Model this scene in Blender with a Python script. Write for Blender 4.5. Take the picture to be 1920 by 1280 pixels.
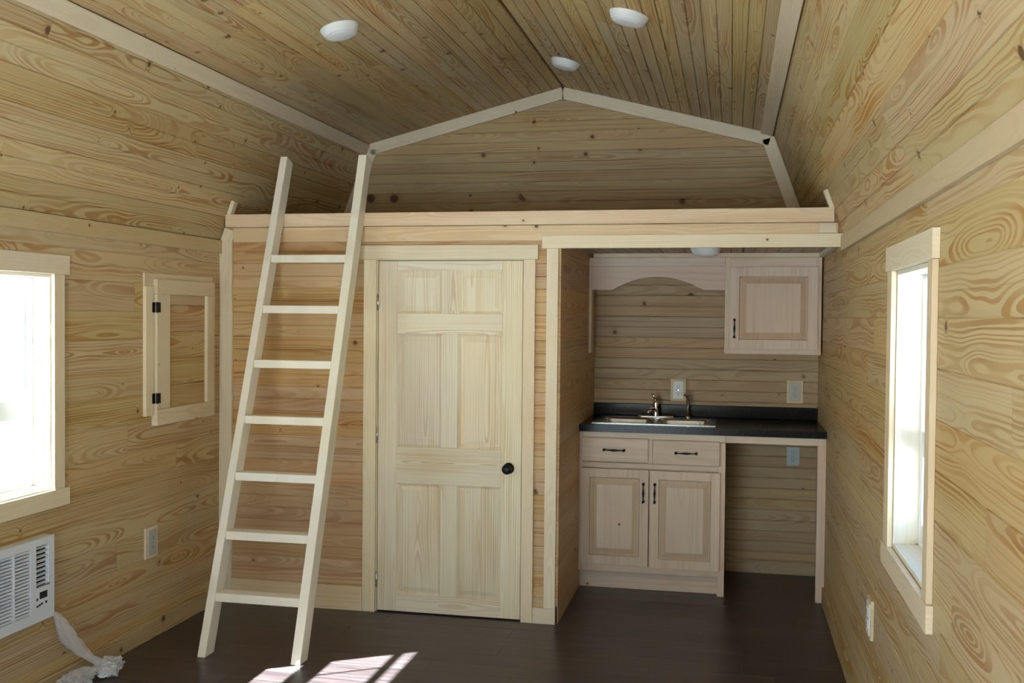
import bpy, bmesh, math, random
from mathutils import Vector, Matrix
random.seed(7)
S = bpy.context.scene
for o in list(bpy.data.objects):
    bpy.data.objects.remove(o)
V = Vector

# ------------------------------------------------------------------ camera
cam_d = bpy.data.cameras.new('camera')
cam = bpy.data.objects.new('camera', cam_d)
S.collection.objects.link(cam)
yaw, pitch, roll = 0.20808, -0.02442, 0.00928
fwd = V((-math.sin(yaw)*math.cos(pitch), math.cos(yaw)*math.cos(pitch), math.sin(pitch)))
rt0 = fwd.cross(V((0, 0, 1))).normalized()
up0 = rt0.cross(fwd)
rt = rt0*math.cos(roll) + up0*math.sin(roll)
up = up0*math.cos(roll) - rt0*math.sin(roll)
M = Matrix((rt, up, -fwd)).transposed().to_4x4()
M.translation = V((2.9928, -5.7205, 1.7264))
cam.matrix_world = M
cam_d.sensor_fit = 'HORIZONTAL'
cam_d.sensor_width = 36.0
cam_d.lens = 1945.54/1920*36.0
cam_d.clip_start = 0.05
cam_d.clip_end = 500
S.camera = cam

# ------------------------------------------------------------------ light and exposure
EXPOSURE = 0.24
SKY = 1.2
SUN = 125.0
S.view_settings.view_transform = 'Standard'
S.view_settings.look = 'None'
S.view_settings.gamma = 1.0
S.view_settings.exposure = EXPOSURE
S.view_settings.use_curve_mapping = False
world = bpy.data.worlds.new('sky')
S.world = world
world.use_nodes = True
wn = world.node_tree
sky = wn.nodes.new('ShaderNodeTexSky')
sky.sky_type = 'NISHITA'
sky.sun_disc = False
sky.sun_elevation = math.radians(45)
sky.sun_rotation = math.radians(238)
sky.air_density = 1.0
sky.dust_density = 0.3
sky.ozone_density = 2.0
bg = wn.nodes['Background']
wn.links.new(sky.outputs[0], bg.inputs[0])
bg.inputs[1].default_value = SKY
sun_d = bpy.data.lights.new('sun', 'SUN')
sun_d.energy = SUN
sun_d.angle = math.radians(0.55)
sun_d.color = (0.77, 0.90, 1.0)
sun = bpy.data.objects.new('sun', sun_d)
S.collection.objects.link(sun)
sun.rotation_euler = V((0.85, 0.56, -1.0)).to_track_quat('-Z', 'Y').to_euler()
sun.location = (-8, -8, 12)

# ------------------------------------------------------------------ dimensions (metres)
W = 3.566            # room width, left wall x=0, right wall x=W
ZE = 2.163           # eave
KX, KZ = 0.307, 3.003
RZ = 3.380
YB = 1.72            # loft gable wall
YK = 1.49            # kitchen nook back wall
YR = -6.7            # entrance wall behind the camera
FY = 0.80            # base cabinet front
PW = 0.1445          # tongue-and-groove board cover width

# ------------------------------------------------------------------ materials
def new_mat(name):
    m = bpy.data.materials.new(name)
    m.use_nodes = True
    nt = m.node_tree
    return m, nt, nt.nodes['Principled BSDF']

class G:
    """tiny node-graph helper"""
    def __init__(s, nt): s.nt = nt
    def n(s, t, **k):
        x = s.nt.nodes.new(t)
        for a, b in k.items(): setattr(x, a, b)
        return x
    def l(s, a, b): s.nt.links.new(a, b)
    def setin(s, node, idx, v):
        if hasattr(v, 'is_linked') or isinstance(v, bpy.types.NodeSocket): s.l(v, node.inputs[idx])
        else: node.inputs[idx].default_value = v
    def m(s, op, a, b=0.0, c=None, clamp=False):
        x = s.n('ShaderNodeMath', operation=op); x.use_clamp = clamp
        s.setin(x, 0, a); s.setin(x, 1, b)
        if c is not None: s.setin(x, 2, c)
        return x.outputs[0]
    def comb(s, a, b, c):
        x = s.n('ShaderNodeCombineXYZ')
        for i, q in enumerate((a, b, c)): s.setin(x, i, q)
        return x.outputs[0]
    def noise(s, vec, scale=1.0, detail=2.0, rough=0.5, dist=0.0):
        x = s.n('ShaderNodeTexNoise'); s.l(vec, x.inputs['Vector'])
        x.inputs['Scale'].default_value = scale; x.inputs['Detail'].default_value = detail
        x.inputs['Roughness'].default_value = rough; x.inputs['Distortion'].default_value = dist
        return x.outputs[0]
    def ss(s, v, a, b, lo=0.0, hi=1.0):
        x = s.n('ShaderNodeMapRange', interpolation_type='SMOOTHSTEP')
        s.l(v, x.inputs[0]); s.setin(x, 1, a); s.setin(x, 2, b); s.setin(x, 3, lo); s.setin(x, 4, hi)
        return x.outputs[0]
    def mix(s, f, a, b, mode='MIX'):
        x = s.n('ShaderNodeMix', data_type='RGBA', blend_type=mode)
        s.setin(x, 0, f)
        for i, q in ((6, a), (7, b)):
            if isinstance(q, tuple): x.inputs[i].default_value = (*q, 1)
            else: s.l(q, x.inputs[i])
        return x.outputs[2]

def wood(name, pale, late, blush, contrast=1.0, spacing=0.009, flat=0.09, knot=0.62, knot_size=1.0, rough=0.5, var=0.12, warmth=0.5):
    """Sawn pine: growth rings of a log cut by the board, knots, and a different cut for every board."""
    m, nt, b = new_mat(name)
    g = G(nt)
    tc = g.n('ShaderNodeTexCoord').outputs['Object']
    sp = g.n('ShaderNodeSeparateXYZ'); g.l(tc, sp.inputs[0])
    x, y, z = sp.outputs
    rnd = g.n('ShaderNodeObjectInfo').outputs['Random']
    r2 = g.m('FRACT', g.m('MULTIPLY', rnd, 97.13))
    r3 = g.m('FRACT', g.m('MULTIPLY', rnd, 411.7))
    ox = g.m('MULTIPLY', rnd, 53.0); oy = g.m('MULTIPLY', r2, 31.0)
    xx = g.m('ADD', x, ox); yy = g.m('ADD', y, oy)
    # distance of the board from the pith wanders along its length -> cathedrals
    n1 = g.noise(g.comb(g.m('MULTIPLY', xx, 0.55), g.m('MULTIPLY', yy, 0.9), oy), 1.0, 3.0, 0.5)
    n2 = g.noise(g.comb(g.m('MULTIPLY', xx, 3.2), g.m('MULTIPLY', yy, 20.0), g.m('MULTIPLY', z, 20.0)), 1.0, 2.0, 0.55)
    dist = g.m('MULTIPLY', g.m('ABSOLUTE', g.m('SUBTRACT', n1, 0.47)), flat*5)
    # knots
    vor = g.n('ShaderNodeTexVoronoi', voronoi_dimensions='2D', feature='F1')
    vor.inputs['Scale'].default_value = 5.2
    g.l(g.comb(xx, yy, 0.0), vor.inputs['Vector'])
    vc = g.n('ShaderNodeSeparateColor'); g.l(vor.outputs['Color'], vc.inputs[0])
    kd = g.m('DIVIDE', vor.outputs['Distance'], 5.2)
    gate = g.m('GREATER_THAN', vc.outputs[0], knot)
    krad = g.m('MULTIPLY', g.m('MULTIPLY_ADD', g.m('POWER', vc.outputs[1], 2.0), 0.012, 0.0035), knot_size)
    kwob = g.m('MULTIPLY_ADD', n2, 0.008, g.m('SUBTRACT', kd, 0.004))
    kin = g.m('MULTIPLY', g.ss(g.m('DIVIDE', kwob, krad), 0.75, 1.25, 1.0, 0.0), gate)
    kbump = g.m('MULTIPLY', g.ss(kd, 0.0, 0.040, 0.016, 0.0), gate)
    yc = g.m('MULTIPLY_ADD', r3, 0.12, -0.06)
    dy = g.m('SUBTRACT', y, yc)
    r = g.m('SQRT', g.m('ADD', g.m('MULTIPLY', dy, dy), g.m('MULTIPLY', dist, dist)))
    r = g.m('ADD', r, g.m('MULTIPLY', n2, 0.007))
    r = g.m('ADD', r, kbump)
    nr = g.noise(g.comb(g.m('MULTIPLY', r, 38.0), ox, oy), 1.0, 1.0)
    ph = g.m('FRACT', g.m('MULTIPLY_ADD', nr, 2.6, g.m('DIVIDE', r, spacing)))
    n4 = g.noise(g.comb(g.m('MULTIPLY', xx, 1.3), g.m('MULTIPLY', yy, 14.0), 9.0), 1.0, 2.0)
    th = g.ss(n4, 0.32, 0.68, 0.62, 0.12)
    up_ = g.ss(ph, th, g.m('ADD', th, 0.26)); dn = g.ss(ph, 0.88, 0.97, 1.0, 0.0)
    ring = g.m('MULTIPLY', up_, dn)
    # width of late wood differs from place to place
    n3 = g.noise(g.comb(g.m('MULTIPLY', xx, 0.9), g.m('MULTIPLY', yy, 9.0), 3.0), 1.0, 2.0)
    amp = g.m('MULTIPLY', g.ss(n3, 0.35, 0.68, 0.25, 1.0), contrast, clamp=True)
    # fibres
    fib = g.noise(g.comb(g.m('MULTIPLY', xx, 6.0), g.m('MULTIPLY', yy, 260.0), z), 1.0, 2.0)
    base = g.mix(g.m('MULTIPLY', g.ss(n1, 0.35, 0.7), warmth), pale, blush)
    col = g.mix(g.m('MULTIPLY', ring, amp), base, late)
    col = g.mix(g.m('MULTIPLY', g.ss(kd, 0.0, g.m('MULTIPLY', krad, 3.2), 0.55, 0.0), gate), col, late)
    col = g.mix(g.m('MULTIPLY', kin, 0.86), col, (0.085, 0.035, 0.018))
    val = g.m('ADD', g.m('MULTIPLY_ADD', r2, 2*var, 1.0-var), g.m('MULTIPLY_ADD', fib, 0.16, -0.08))
    hs = g.n('ShaderNodeHueSaturation'); g.l(col, hs.inputs['Color']); g.l(val, hs.inputs['Value'])
    g.l(g.m('MULTIPLY_ADD', r3, -0.012, 0.501), hs.inputs['Hue'])
    g.l(g.m('MULTIPLY_ADD', rnd, 0.22, 0.93), hs.inputs['Saturation'])
    g.l(hs.outputs[0], b.inputs['Base Color'])
    b.inputs['Roughness'].default_value = rough
    b.inputs['Specular IOR Level'].default_value = 0.35
    bp = g.n('ShaderNodeBump'); bp.inputs['Strength'].default_value = 0.12; bp.inputs['Distance'].default_value = 0.001
    g.l(g.m('ADD', ring, fib), bp.inputs['Height']); g.l(bp.outputs[0], b.inputs['Normal'])
    return m

def plain(name, col, rough=0.5, metal=0.0, grain=0.0, scale=40.0, spec=0.5):
    m, nt, b = new_mat(name)
    b.inputs['Base Color'].default_value = (*col, 1)
    b.inputs['Roughness'].default_value = rough
    b.inputs['Metallic'].default_value = metal
    b.inputs['Specular IOR Level'].default_value = spec
    if grain:
        g = G(nt)
        tc = g.n('ShaderNodeTexCoord').outputs['Object']
        n = g.noise(tc, scale, 3.0)
        lo = tuple(c*(1-grain) for c in col); hi = tuple(min(1, c*(1+grain)) for c in col)
        g.l(g.mix(n, lo, hi), b.inputs['Base Color'])
    return m

PALE = (0.57, 0.445, 0.245); LATE = (0.385, 0.215, 0.07); BLUSH = (0.53, 0.37, 0.19)
M_wall = wood('pine_boards_wall', PALE, LATE, BLUSH, 0.95, 0.013, knot=0.8, var=0.06)
M_wallr = wood('pine_boards_window_wall', PALE, LATE, (0.53, 0.405, 0.205), 1.0, 0.014, flat=0.10, knot=0.88, var=0.06)
M_ceil = wood('pine_boards_ceiling', (0.57, 0.45, 0.24), (0.38, 0.205, 0.062), (0.51, 0.37, 0.18), 1.0, 0.013, flat=0.10, knot=0.66, knot_size=1.15, var=0.09)
M_gable = wood('pine_boards_gable', (0.54, 0.425, 0.225), (0.37, 0.21, 0.08), (0.47, 0.325, 0.165), 0.7, 0.016, knot=0.86, knot_size=2.3, var=0.08)
M_part = wood('pine_boards_partition', (0.60, 0.43, 0.23), (0.43, 0.23, 0.09), (0.52, 0.325, 0.17), 0.8, 0.016, knot=0.82, var=0.07)
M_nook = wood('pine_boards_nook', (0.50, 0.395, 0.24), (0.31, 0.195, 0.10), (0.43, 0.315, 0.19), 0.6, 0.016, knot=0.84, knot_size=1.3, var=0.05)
M_trim = wood('pine_trim', (0.78, 0.67, 0.48), (0.64, 0.46, 0.26), (0.74, 0.62, 0.43), 0.30, 0.018, knot=0.84, knot_size=0.6, var=0.05)
M_band = wood('pine_band', (0.58, 0.47, 0.28), (0.46, 0.30, 0.13), (0.56, 0.44, 0.26), 0.25, 0.02, knot=0.9, var=0.03)
M_cabe = wood('maple_bevel', (0.64, 0.51, 0.37), (0.48, 0.34, 0.22), (0.60, 0.44, 0.31), 0.4, 0.03, knot=0.99, var=0.03, rough=0.45)
M_beam = wood('pine_beam', (0.76, 0.60, 0.38), (0.60, 0.36, 0.17), (0.70, 0.50, 0.29), 0.45, 0.022, knot=0.72, knot_size=1.0, var=0.05)
M_ladder = wood('pine_ladder', (0.84, 0.78, 0.65), (0.70, 0.56, 0.38), (0.80, 0.73, 0.60), 0.25, 0.012, knot=0.82, knot_size=0.7, var=0.04)
M_door = wood('pine_door', (0.80, 0.72, 0.55), (0.62, 0.48, 0.28), (0.76, 0.65, 0.48), 0.8, 0.012, flat=0.05, knot=0.96, var=0.05)
M_cab = wood('maple_cabinet', (0.74, 0.62, 0.49), (0.56, 0.40, 0.28), (0.68, 0.50, 0.39), 0.40, 0.045, knot=0.97, var=0.05, rough=0.4)
M_sheath = plain('sheathing_board', (0.16, 0.09, 0.045), 0.9, grain=0.25)
M_white = plain('white_plastic', (0.82, 0.82, 0.80), 0.35)
M_vinyl = plain('white_vinyl_window', (0.85, 0.86, 0.88), 0.4)
M_almond = plain('grey_plastic_plate', (0.52, 0.53, 0.50), 0.3)
M_dome = plain('frosted_white_dome', (0.86, 0.87, 0.88), 0.35)
M_acw = plain('white_air_conditioner_plastic', (0.74, 0.77, 0.82), 0.45)
M_dark = plain('dark_slot', (0.012, 0.012, 0.014), 0.6)
M_iron = plain('oil_rubbed_black_metal', (0.012, 0.011, 0.011), 0.35, 0.6)
M_steel = plain('brushed_steel', (0.62, 0.62, 0.62), 0.25, 1.0)
M_sinks = plain('stainless_sink', (0.60, 0.61, 0.63), 0.20, 1.0)
M_bowl = plain('brushed_bowl_steel', (0.70, 0.73, 0.78), 0.22, 1.0)
M_chrome = plain('chrome', (0.85, 0.85, 0.87), 0.06, 1.0)
M_ground = plain('pale_gravel_ground', (0.50, 0.51, 0.50), 0.9, grain=0.25, scale=3.0)
M_siding = plain('tan_siding', (0.45, 0.36, 0.25), 0.8, grain=0.1)

def mk_floor():
    m, nt, b = new_mat('dark_vinyl_planks'); g = G(nt)
    tc = g.n('ShaderNodeTexCoord').outputs['Object']
    sp = g.n('ShaderNodeSeparateXYZ'); g.l(tc, sp.inputs[0]); x, y, z = sp.outputs
    rnd = g.n('ShaderNodeObjectInfo').outputs['Random']
    xx = g.m('MULTIPLY_ADD', rnd, 40.0, x)
    n1 = g.noise(g.comb(g.m('MULTIPLY', xx, 3.0), g.m('MULTIPLY', y, 45.0), 0.0), 1.0, 4.0, 0.6)
    n2 = g.noise(g.comb(g.m('MULTIPLY', xx, 1.2), g.m('MULTIPLY', y, 7.0), 4.0), 1.0, 3.0)
    c = g.mix(g.ss(n1, 0.3, 0.7), (0.026, 0.017, 0.017), (0.066, 0.043, 0.040))
    c = g.mix(g.m('MULTIPLY', g.ss(n2, 0.45, 0.75), 0.6), c, (0.090, 0.062, 0.056))
    hs = g.n('ShaderNodeHueSaturation'); g.l(c, hs.inputs['Color'])
    g.l(g.m('MULTIPLY_ADD', rnd, 0.35, 0.83), hs.inputs['Value'])
    g.l(hs.outputs[0], b.inputs['Base Color'])
    b.inputs['Roughness'].default_value = 0.42
    g.l(g.m('MULTIPLY_ADD', n1, 0.18, 0.26), b.inputs['Roughness'])
    bp = g.n('ShaderNodeBump'); bp.inputs['Strength'].default_value = 0.15; bp.inputs['Distance'].default_value = 0.001
    g.l(n1, bp.inputs['Height']); g.l(bp.outputs[0], b.inputs['Normal'])
    return m
M_floor = mk_floor()

def mk_counter():
    m, nt, b = new_mat('black_speckled_laminate'); g = G(nt)
    tc = g.n('ShaderNodeTexCoord').outputs['Object']
    n1 = g.noise(tc, 170.0, 2.0, 0.7); n2 = g.noise(tc, 60.0, 3.0)
    c = g.mix(g.ss(n1, 0.60, 0.74), (0.006, 0.006, 0.007), (0.09, 0.094, 0.105))
    c = g.mix(g.m('MULTIPLY', g.ss(n2, 0.5, 0.7), 0.3), c, (0.03, 0.028, 0.026))
    g.l(c, b.inputs['Base Color']); b.inputs['Roughness'].default_value = 0.2; b.inputs['Specular IOR Level'].default_value = 0.12
    return m
M_counter = mk_counter()

def mk_glass():
    m = bpy.data.materials.new('window_glass'); m.use_nodes = True
    nt = m.node_tree; nt.nodes.clear(); g = G(nt)
    out = g.n('ShaderNodeOutputMaterial'); t = g.n('ShaderNodeBsdfTransparent'); gl = g.n('ShaderNodeBsdfGlossy')
    t.inputs[0].default_value = (0.93, 0.96, 0.95, 1); gl.inputs['Roughness'].default_value = 0.02
    fr = g.n('ShaderNodeLayerWeight'); fr.inputs[0].default_value = 0.5
    mx = g.n('ShaderNodeMixShader'); g.l(g.m('MULTIPLY_ADD', g.m('POWER', fr.outputs['Facing'], 4.0), 0.5, 0.03), mx.inputs[0]); g.l(t.outputs[0], mx.inputs[1]); g.l(gl.outputs[0], mx.inputs[2])
    g.l(mx.outputs[0], out.inputs[0]); return m
M_glass = mk_glass()

def mk_film():
    m = bpy.data.materials.new('clear_plastic_film'); m.use_nodes = True
    nt = m.node_tree; nt.nodes.clear(); g = G(nt)
    out = g.n('ShaderNodeOutputMaterial'); t = g.n('ShaderNodeBsdfTransparent')
    p = g.n('ShaderNodeBsdfPrincipled'); p.inputs['Base Color'].default_value = (0.92, 0.93, 0.97, 1)
    p.inputs['Roughness'].default_value = 0.18
    lw = g.n('ShaderNodeLayerWeight'); lw.inputs[0].default_value = 0.35
    mx = g.n('ShaderNodeMixShader'); g.l(g.m('MULTIPLY_ADD', lw.outputs['Facing'], 0.50, 0.22, clamp=True), mx.inputs[0])
    g.l(t.outputs[0], mx.inputs[1]); g.l(p.outputs[0], mx.inputs[2]); g.l(mx.outputs[0], out.inputs[0]); return m
M_film = mk_film()

# ------------------------------------------------------------------ object helpers
def link(o, parent=None, world_m=None):
    S.collection.objects.link(o)
    if parent is not None:
        o.parent = parent
        if world_m is not None:
            o.matrix_basis = parent_world(parent).inverted() @ world_m
    elif world_m is not None:
        o.matrix_basis = world_m
    o['_w'] = 0
    del o['_w']
    WM[o.name] = world_m.copy() if world_m is not None else (parent_world(parent).copy() if parent else Matrix())
    return o
WM = {}
def parent_world(p): return WM[p.name]

def thing(name, label, cat, loc, group=None, kind=None):
    o = bpy.data.objects.new(name, None)
    o.empty_display_size = 0.05
    link(o, None, Matrix.Translation(loc))
    if label: o['label'] = label
    if cat: o['category'] = cat
    if group: o['group'] = group
    if kind: o['kind'] = kind
    return o
def tag(o, label=None, cat=None, group=None, kind=None):
    if label: o['label'] = label
    if cat: o['category'] = cat
    if group: o['group'] = group
    if kind: o['kind'] = kind
    return o
def from_bm(name, bm, mat, parent=None, world_m=None, smooth=False):
    me = bpy.data.meshes.new(name)
    bmesh.ops.recalc_face_normals(bm, faces=bm.faces)
    bm.to_mesh(me); bm.free()
    if smooth:
        for p in me.polygons: p.use_smooth = True
    me.materials.append(mat)
    o = bpy.data.objects.new(name, me)
    return link(o, parent, world_m if world_m is not None else Matrix())

def frame(c, X, Y):
    X = V(X).normalized(); Y = V(Y); Y = (Y - X*Y.dot(X)).normalized(); Z = X.cross(Y)
    m = Matrix((X, Y, Z)).transposed().to_4x4(); m.translation = V(c); return m
def bm_box(bm, a, b, bev=0.0):
    r = bmesh.ops.create_cube(bm, size=1.0)
    vs = r['verts']
    for v in vs:
        v.co = V([a[i] + (v.co[i]+0.5)*(b[i]-a[i]) for i in range(3)])
    if bev > 0:
        es = list({e for v in vs for e in v.link_edges})
        bmesh.ops.bevel(bm, geom=es, offset=bev, segments=1, affect='EDGES')
def board(name, a, b, mat, parent=None, grain=None, bev=0.0015):
    """axis-aligned board; its own X axis runs along the grain"""
    a = [min(p, q) for p, q in zip(a, b)], [max(p, q) for p, q in zip(a, b)]
    lo, hi = a
    d = [hi[i]-lo[i] for i in range(3)]
    ax = max(range(3), key=lambda i: d[i]) if grain is None else 'xyz'.index(grain)
    rest = sorted([i for i in range(3) if i != ax], key=lambda i: -d[i])
    e = [V((1, 0, 0)), V((0, 1, 0)), V((0, 0, 1))]
    X, Y = e[ax], e[rest[0]]
    Z = X.cross(Y)
    m = frame([(lo[i]+hi[i])/2 for i in range(3)], X, Y)
    h = (d[ax]/2, d[rest[0]]/2, d[rest[1]]/2)
    bm = bmesh.new(); bm_box(bm, [-q for q in h], h, min(bev, min(h)*0.5))
    return from_bm(name, bm, mat, parent, m)
def oboard(name, c, X, Y, dims, mat, parent=None, bev=0.0015):
    h = [q/2 for q in dims]
    bm = bmesh.new(); bm_box(bm, [-q for q in h], h, min(bev, min(h)*0.5))
    return from_bm(name, bm, mat, parent, frame(c, X, Y))
def prism(name, pts, t, M_, mat, parent=None):
    """polygon in local XY extruded from z=0 to z=t"""
    bm = bmesh.new()
    lo = [bm.verts.new((p[0], p[1], 0)) for p in pts]; hi = [bm.verts.new((p[0], p[1], t)) for p in pts]
    bm.faces.new(lo); bm.faces.new(hi)
    n = len(pts)
    for i in range(n): bm.faces.new((lo[i], lo[(i+1) % n], hi[(i+1) % n], hi[i]))
    return from_bm(name, bm, mat, parent, M_)
def bm_lathe(bm, prof, seg=24, M_=Matrix()):
    rings = []
    for r, z in prof:
        rings.append([bm.verts.new(M_ @ V((r*math.cos(2*math.pi*i/seg), r*math.sin(2*math.pi*i/seg), z))) for i in range(seg)] if r > 1e-6 else [bm.verts.new(M_ @ V((0, 0, z)))])
    for A, B in zip(rings, rings[1:]):
        for i in range(seg):
            j = (i+1) % seg
            if len(A) == 1 and len(B) == 1: continue
            if len(A) == 1: bm.faces.new((A[0], B[i], B[j]))
            elif len(B) == 1: bm.faces.new((A[i], A[j], B[0]))
            else: bm.faces.new((A[i], A[j], B[j], B[i]))
def lathe(name, prof, mat, parent, M_, seg=24):
    bm = bmesh.new(); bm_lathe(bm, prof, seg)
    return from_bm(name, bm, mat, parent, M_, smooth=True)
def bm_tube(bm, pts, rad, seg=12):
    pts = [V(p) for p in pts]; rings = []
    rad = rad if isinstance(rad, (list, tuple)) else [rad]*len(pts)
    prev = None
    for i, p in enumerate(pts):
        t = (pts[min(i+1, len(pts)-1)]-pts[max(i-1, 0)]).normalized()
        u = prev - t*prev.dot(t) if prev else t.orthogonal()
        u.normalize(); prev = u; w = t.cross(u)
        rings.append([bm.verts.new(p + (u*math.cos(2*math.pi*k/seg)+w*math.sin(2*math.pi*k/seg))*rad[i]) for k in range(seg)])
    for A, B in zip(rings, rings[1:]):
        for k in range(seg): bm.faces.new((A[k], A[(k+1) % seg], B[(k+1) % seg], B[k]))
    bm.faces.new(rings[0]); bm.faces.new(rings[-1])
def tube(name, pts, rad, mat, parent, seg=12, M_=None):
    bm = bmesh.new(); bm_tube(bm, pts, rad, seg)
    return from_bm(name, bm, mat, parent, M_ if M_ is not None else (parent_world(parent) if parent else Matrix()), smooth=True)

# ------------------------------------------------------------------ board cladding
TH = 0.014
def row_profile(w, e=0.0035, edge=0.004, mid=0.0032):
    return [(0, -edge), (e, 0), (w/2-e, 0), (w/2, -mid), (w/2+e, 0), (w-e, 0), (w, -edge)]
def prof_at(P, y):
    for (a, ha), (b, hb) in zip(P, P[1:]):
        if a - 1e-9 <= y <= b + 1e-9: return ha + (hb-ha)*(y-a)/(b-a)
    return P[0][1] if y < P[0][0] else P[-1][1]
def plank_obj(pieces, P, w, fr, x_c, y_row, mat, parent, name='plank'):
    """pieces: (ya, yb, flo, fhi) inside the row; coordinates become local to the plank's centre"""
    bm = bmesh.new()
    for ya, yb, flo, fhi in pieces:
        ys = sorted({ya, yb, *[q[0] for q in P if ya < q[0] < yb]})
        lo = []; hi = []
        for y in ys:
            h = prof_at(P, y)
            lo.append(bm.verts.new((flo(y)-x_c, y-w/2, h))); hi.append(bm.verts.new((fhi(y)-x_c, y-w/2, h)))
        lb = [bm.verts.new((flo(y)-x_c, y-w/2, -TH)) for y in (ys[0], ys[-1])]
        hb = [bm.verts.new((fhi(y)-x_c, y-w/2, -TH)) for y in (ys[0], ys[-1])]
        for i in range(len(ys)-1): bm.faces.new((lo[i], hi[i], hi[i+1], lo[i+1]))
        bm.faces.new((lo[0], hi[0], hb[0], lb[0])); bm.faces.new((lo[-1], hi[-1], hb[1], lb[1]))
        bm.faces.new((lb[0], lb[1], hb[1], hb[0]))
        bm.faces.new([*lo, lb[1], lb[0]]); bm.faces.new([*hi, hb[1], hb[0]])
    m = fr @ Matrix.Translation((x_c, y_row + w/2, 0))
    return from_bm(name, bm, mat, parent, m)
def clad(parent, O, X, Y, length, height, mat, holes=(), lo=None, hi=None, w=PW, groove=(0.0035, 0.004, 0.0036), jmin=2.0, jmax=4.2, y0=0.0, seed=1, joints=True, split=None):
    """Cover the plane at O (X along boards, Y across, X x Y towards the room) with tongue-and-groove planks."""
    rg = random.Random(seed)
    fr = frame(O, X, Y)
    lo = lo or (lambda y: 0.0); hi = hi or (lambda y: length)
    P0 = row_profile(w, *groove)
    r = y0
    while r < height - 0.004:
        ya, yb = max(0.0, r), min(height, r+w)
        a, b = min(lo(ya), lo(yb)), max(hi(ya), hi(yb))
        cuts = [a]
        c = a + rg.uniform(0.4, jmax)
        while joints and c < b - 0.5:
            cuts.append(c); c += rg.uniform(jmin, jmax)
        cuts.append(b)
        if b - a < 0.02: r += w; continue
        for i, (xa, xb) in enumerate(zip(cuts, cuts[1:])):
            first, last = i == 0, i == len(cuts)-2
            xa_, xb_ = xa + (0 if first else 0.0008), xb - (0 if last else 0.0008)
            segs = [[(xa_, xb_, ya, yb)]]
            for (hx0, hx1, hy0, hy1) in holes:
                nseg = []
                for grp in segs:
                    cur = []; left = []; right = []; mid = []
                    for (p, q, u, v) in grp:
                        if hx1 <= p or hx0 >= q or hy1 <= u+1e-6 or hy0 >= v-1e-6: cur.append((p, q, u, v)); continue
                        if p < hx0: left.append((p, hx0, u, v))
                        if q > hx1: right.append((hx1, q, u, v))
                        m0, m1 = max(p, hx0), min(q, hx1)
                        if hy0 > u + 0.004: mid.append((m0, m1, u, hy0))
                        if hy1 < v - 0.004: mid.append((m0, m1, hy1, v))
                    if mid or not (left or right): nseg.append(cur+left+mid+right)
                    else:
                        L_ = [s for s in cur if s[1] <= hx0+1e-6]+left; R_ = [s for s in cur if s[0] >= hx1-1e-6]+right
                        nseg += [L_, R_]
                segs = [s for s in nseg if s]
            for grp in segs:
                xc = (min(s[0] for s in grp)+max(s[1] for s in grp))/2
                pcs = []
                for (p, q, u, v) in grp:
                    fl = (lambda yy, p=p: p - 0); fh = (lambda yy, q=q: q - 0)
                    if first and abs(p-xa_) < 1e-6: fl = (lambda yy, r=r: lo(yy+r))
                    if last and abs(q-xb_) < 1e-6: fh = (lambda yy, r=r: hi(yy+r))
                    pcs.append((u-r, v-r, fl, fh))
                plank_obj(pcs, P0, w, fr, xc, r, mat, parent)
        r += w
def slab_obj(name, a, b, mat, holes_axis=None, kind='structure', parent=None):
    bm = bmesh.new(); bm_box(bm, a, b)
    o = from_bm(name, bm, mat, parent, Matrix())
    if kind and not parent: o['kind'] = kind
    return o
def rects_minus(x0, x1, y0, y1, holes):
    """split a rectangle around holes into rectangles"""
    R = [(x0, x1, y0, y1)]
    for (a, b, c, d) in holes:
        N = []
        for (p, q, u, v) in R:
            if b <= p or a >= q or d <= u or c >= v: N.append((p, q, u, v)); continue
            if p < a: N.append((p, a, u, v))
            if q > b: N.append((b, q, u, v))
            m0, m1 = max(p, a), min(q, b)
            if u < c: N.append((m0, m1, u, c))
            if v > d: N.append((m0, m1, d, v))
        R = N
    return R

# ------------------------------------------------------------------ openings
WY1, WY0 = -1.580, -2.50          # left window
WZ0, WZ1 = 0.925, 1.896
VY1, VY0 = -1.83, -2.53          # right window
LW = [(WY0, WY1, WZ0, WZ1), (-5.6, -4.68, WZ0, WZ1)]
RW = [(VY0, VY1, 0.915, 1.90), (-5.6, -4.65, 0.915, 1.90)]
RD = (0.95, 2.55, 0.0, 2.05)     # entrance opening behind the camera
WT = 0.12                        # wall thickness behind the boards

# floor
bm = bmesh.new(); bm_box(bm, (-0.15, YR-0.15, -0.12), (W+0.15, YB+0.15, -0.004))
floor = from_bm('floor', bm, M_floor); floor['kind'] = 'structure'
rg = random.Random(3)
fy = YK + 0.006
while fy > -2.9:
    xa = 0.0; c = rg.uniform(0.2, 1.1)
    while xa < W - 0.001:
        xb = min(W, c)
        if W - xb < 0.12: xb = W
        board('floor_plank', (xa+0.0006, fy-0.15+0.0006, -0.004), (xb-0.0006, fy-0.0006, 0.0), M_floor, floor, grain='x', bev=0.0006)
        xa = xb; c = xb + 1.22
    fy -= 0.15
bm = bmesh.new(); bm_box(bm, (-30, -30, -0.62), (34, 30, -0.5))
ground = from_bm('ground', bm, M_ground); ground['kind'] = 'structure'

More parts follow.
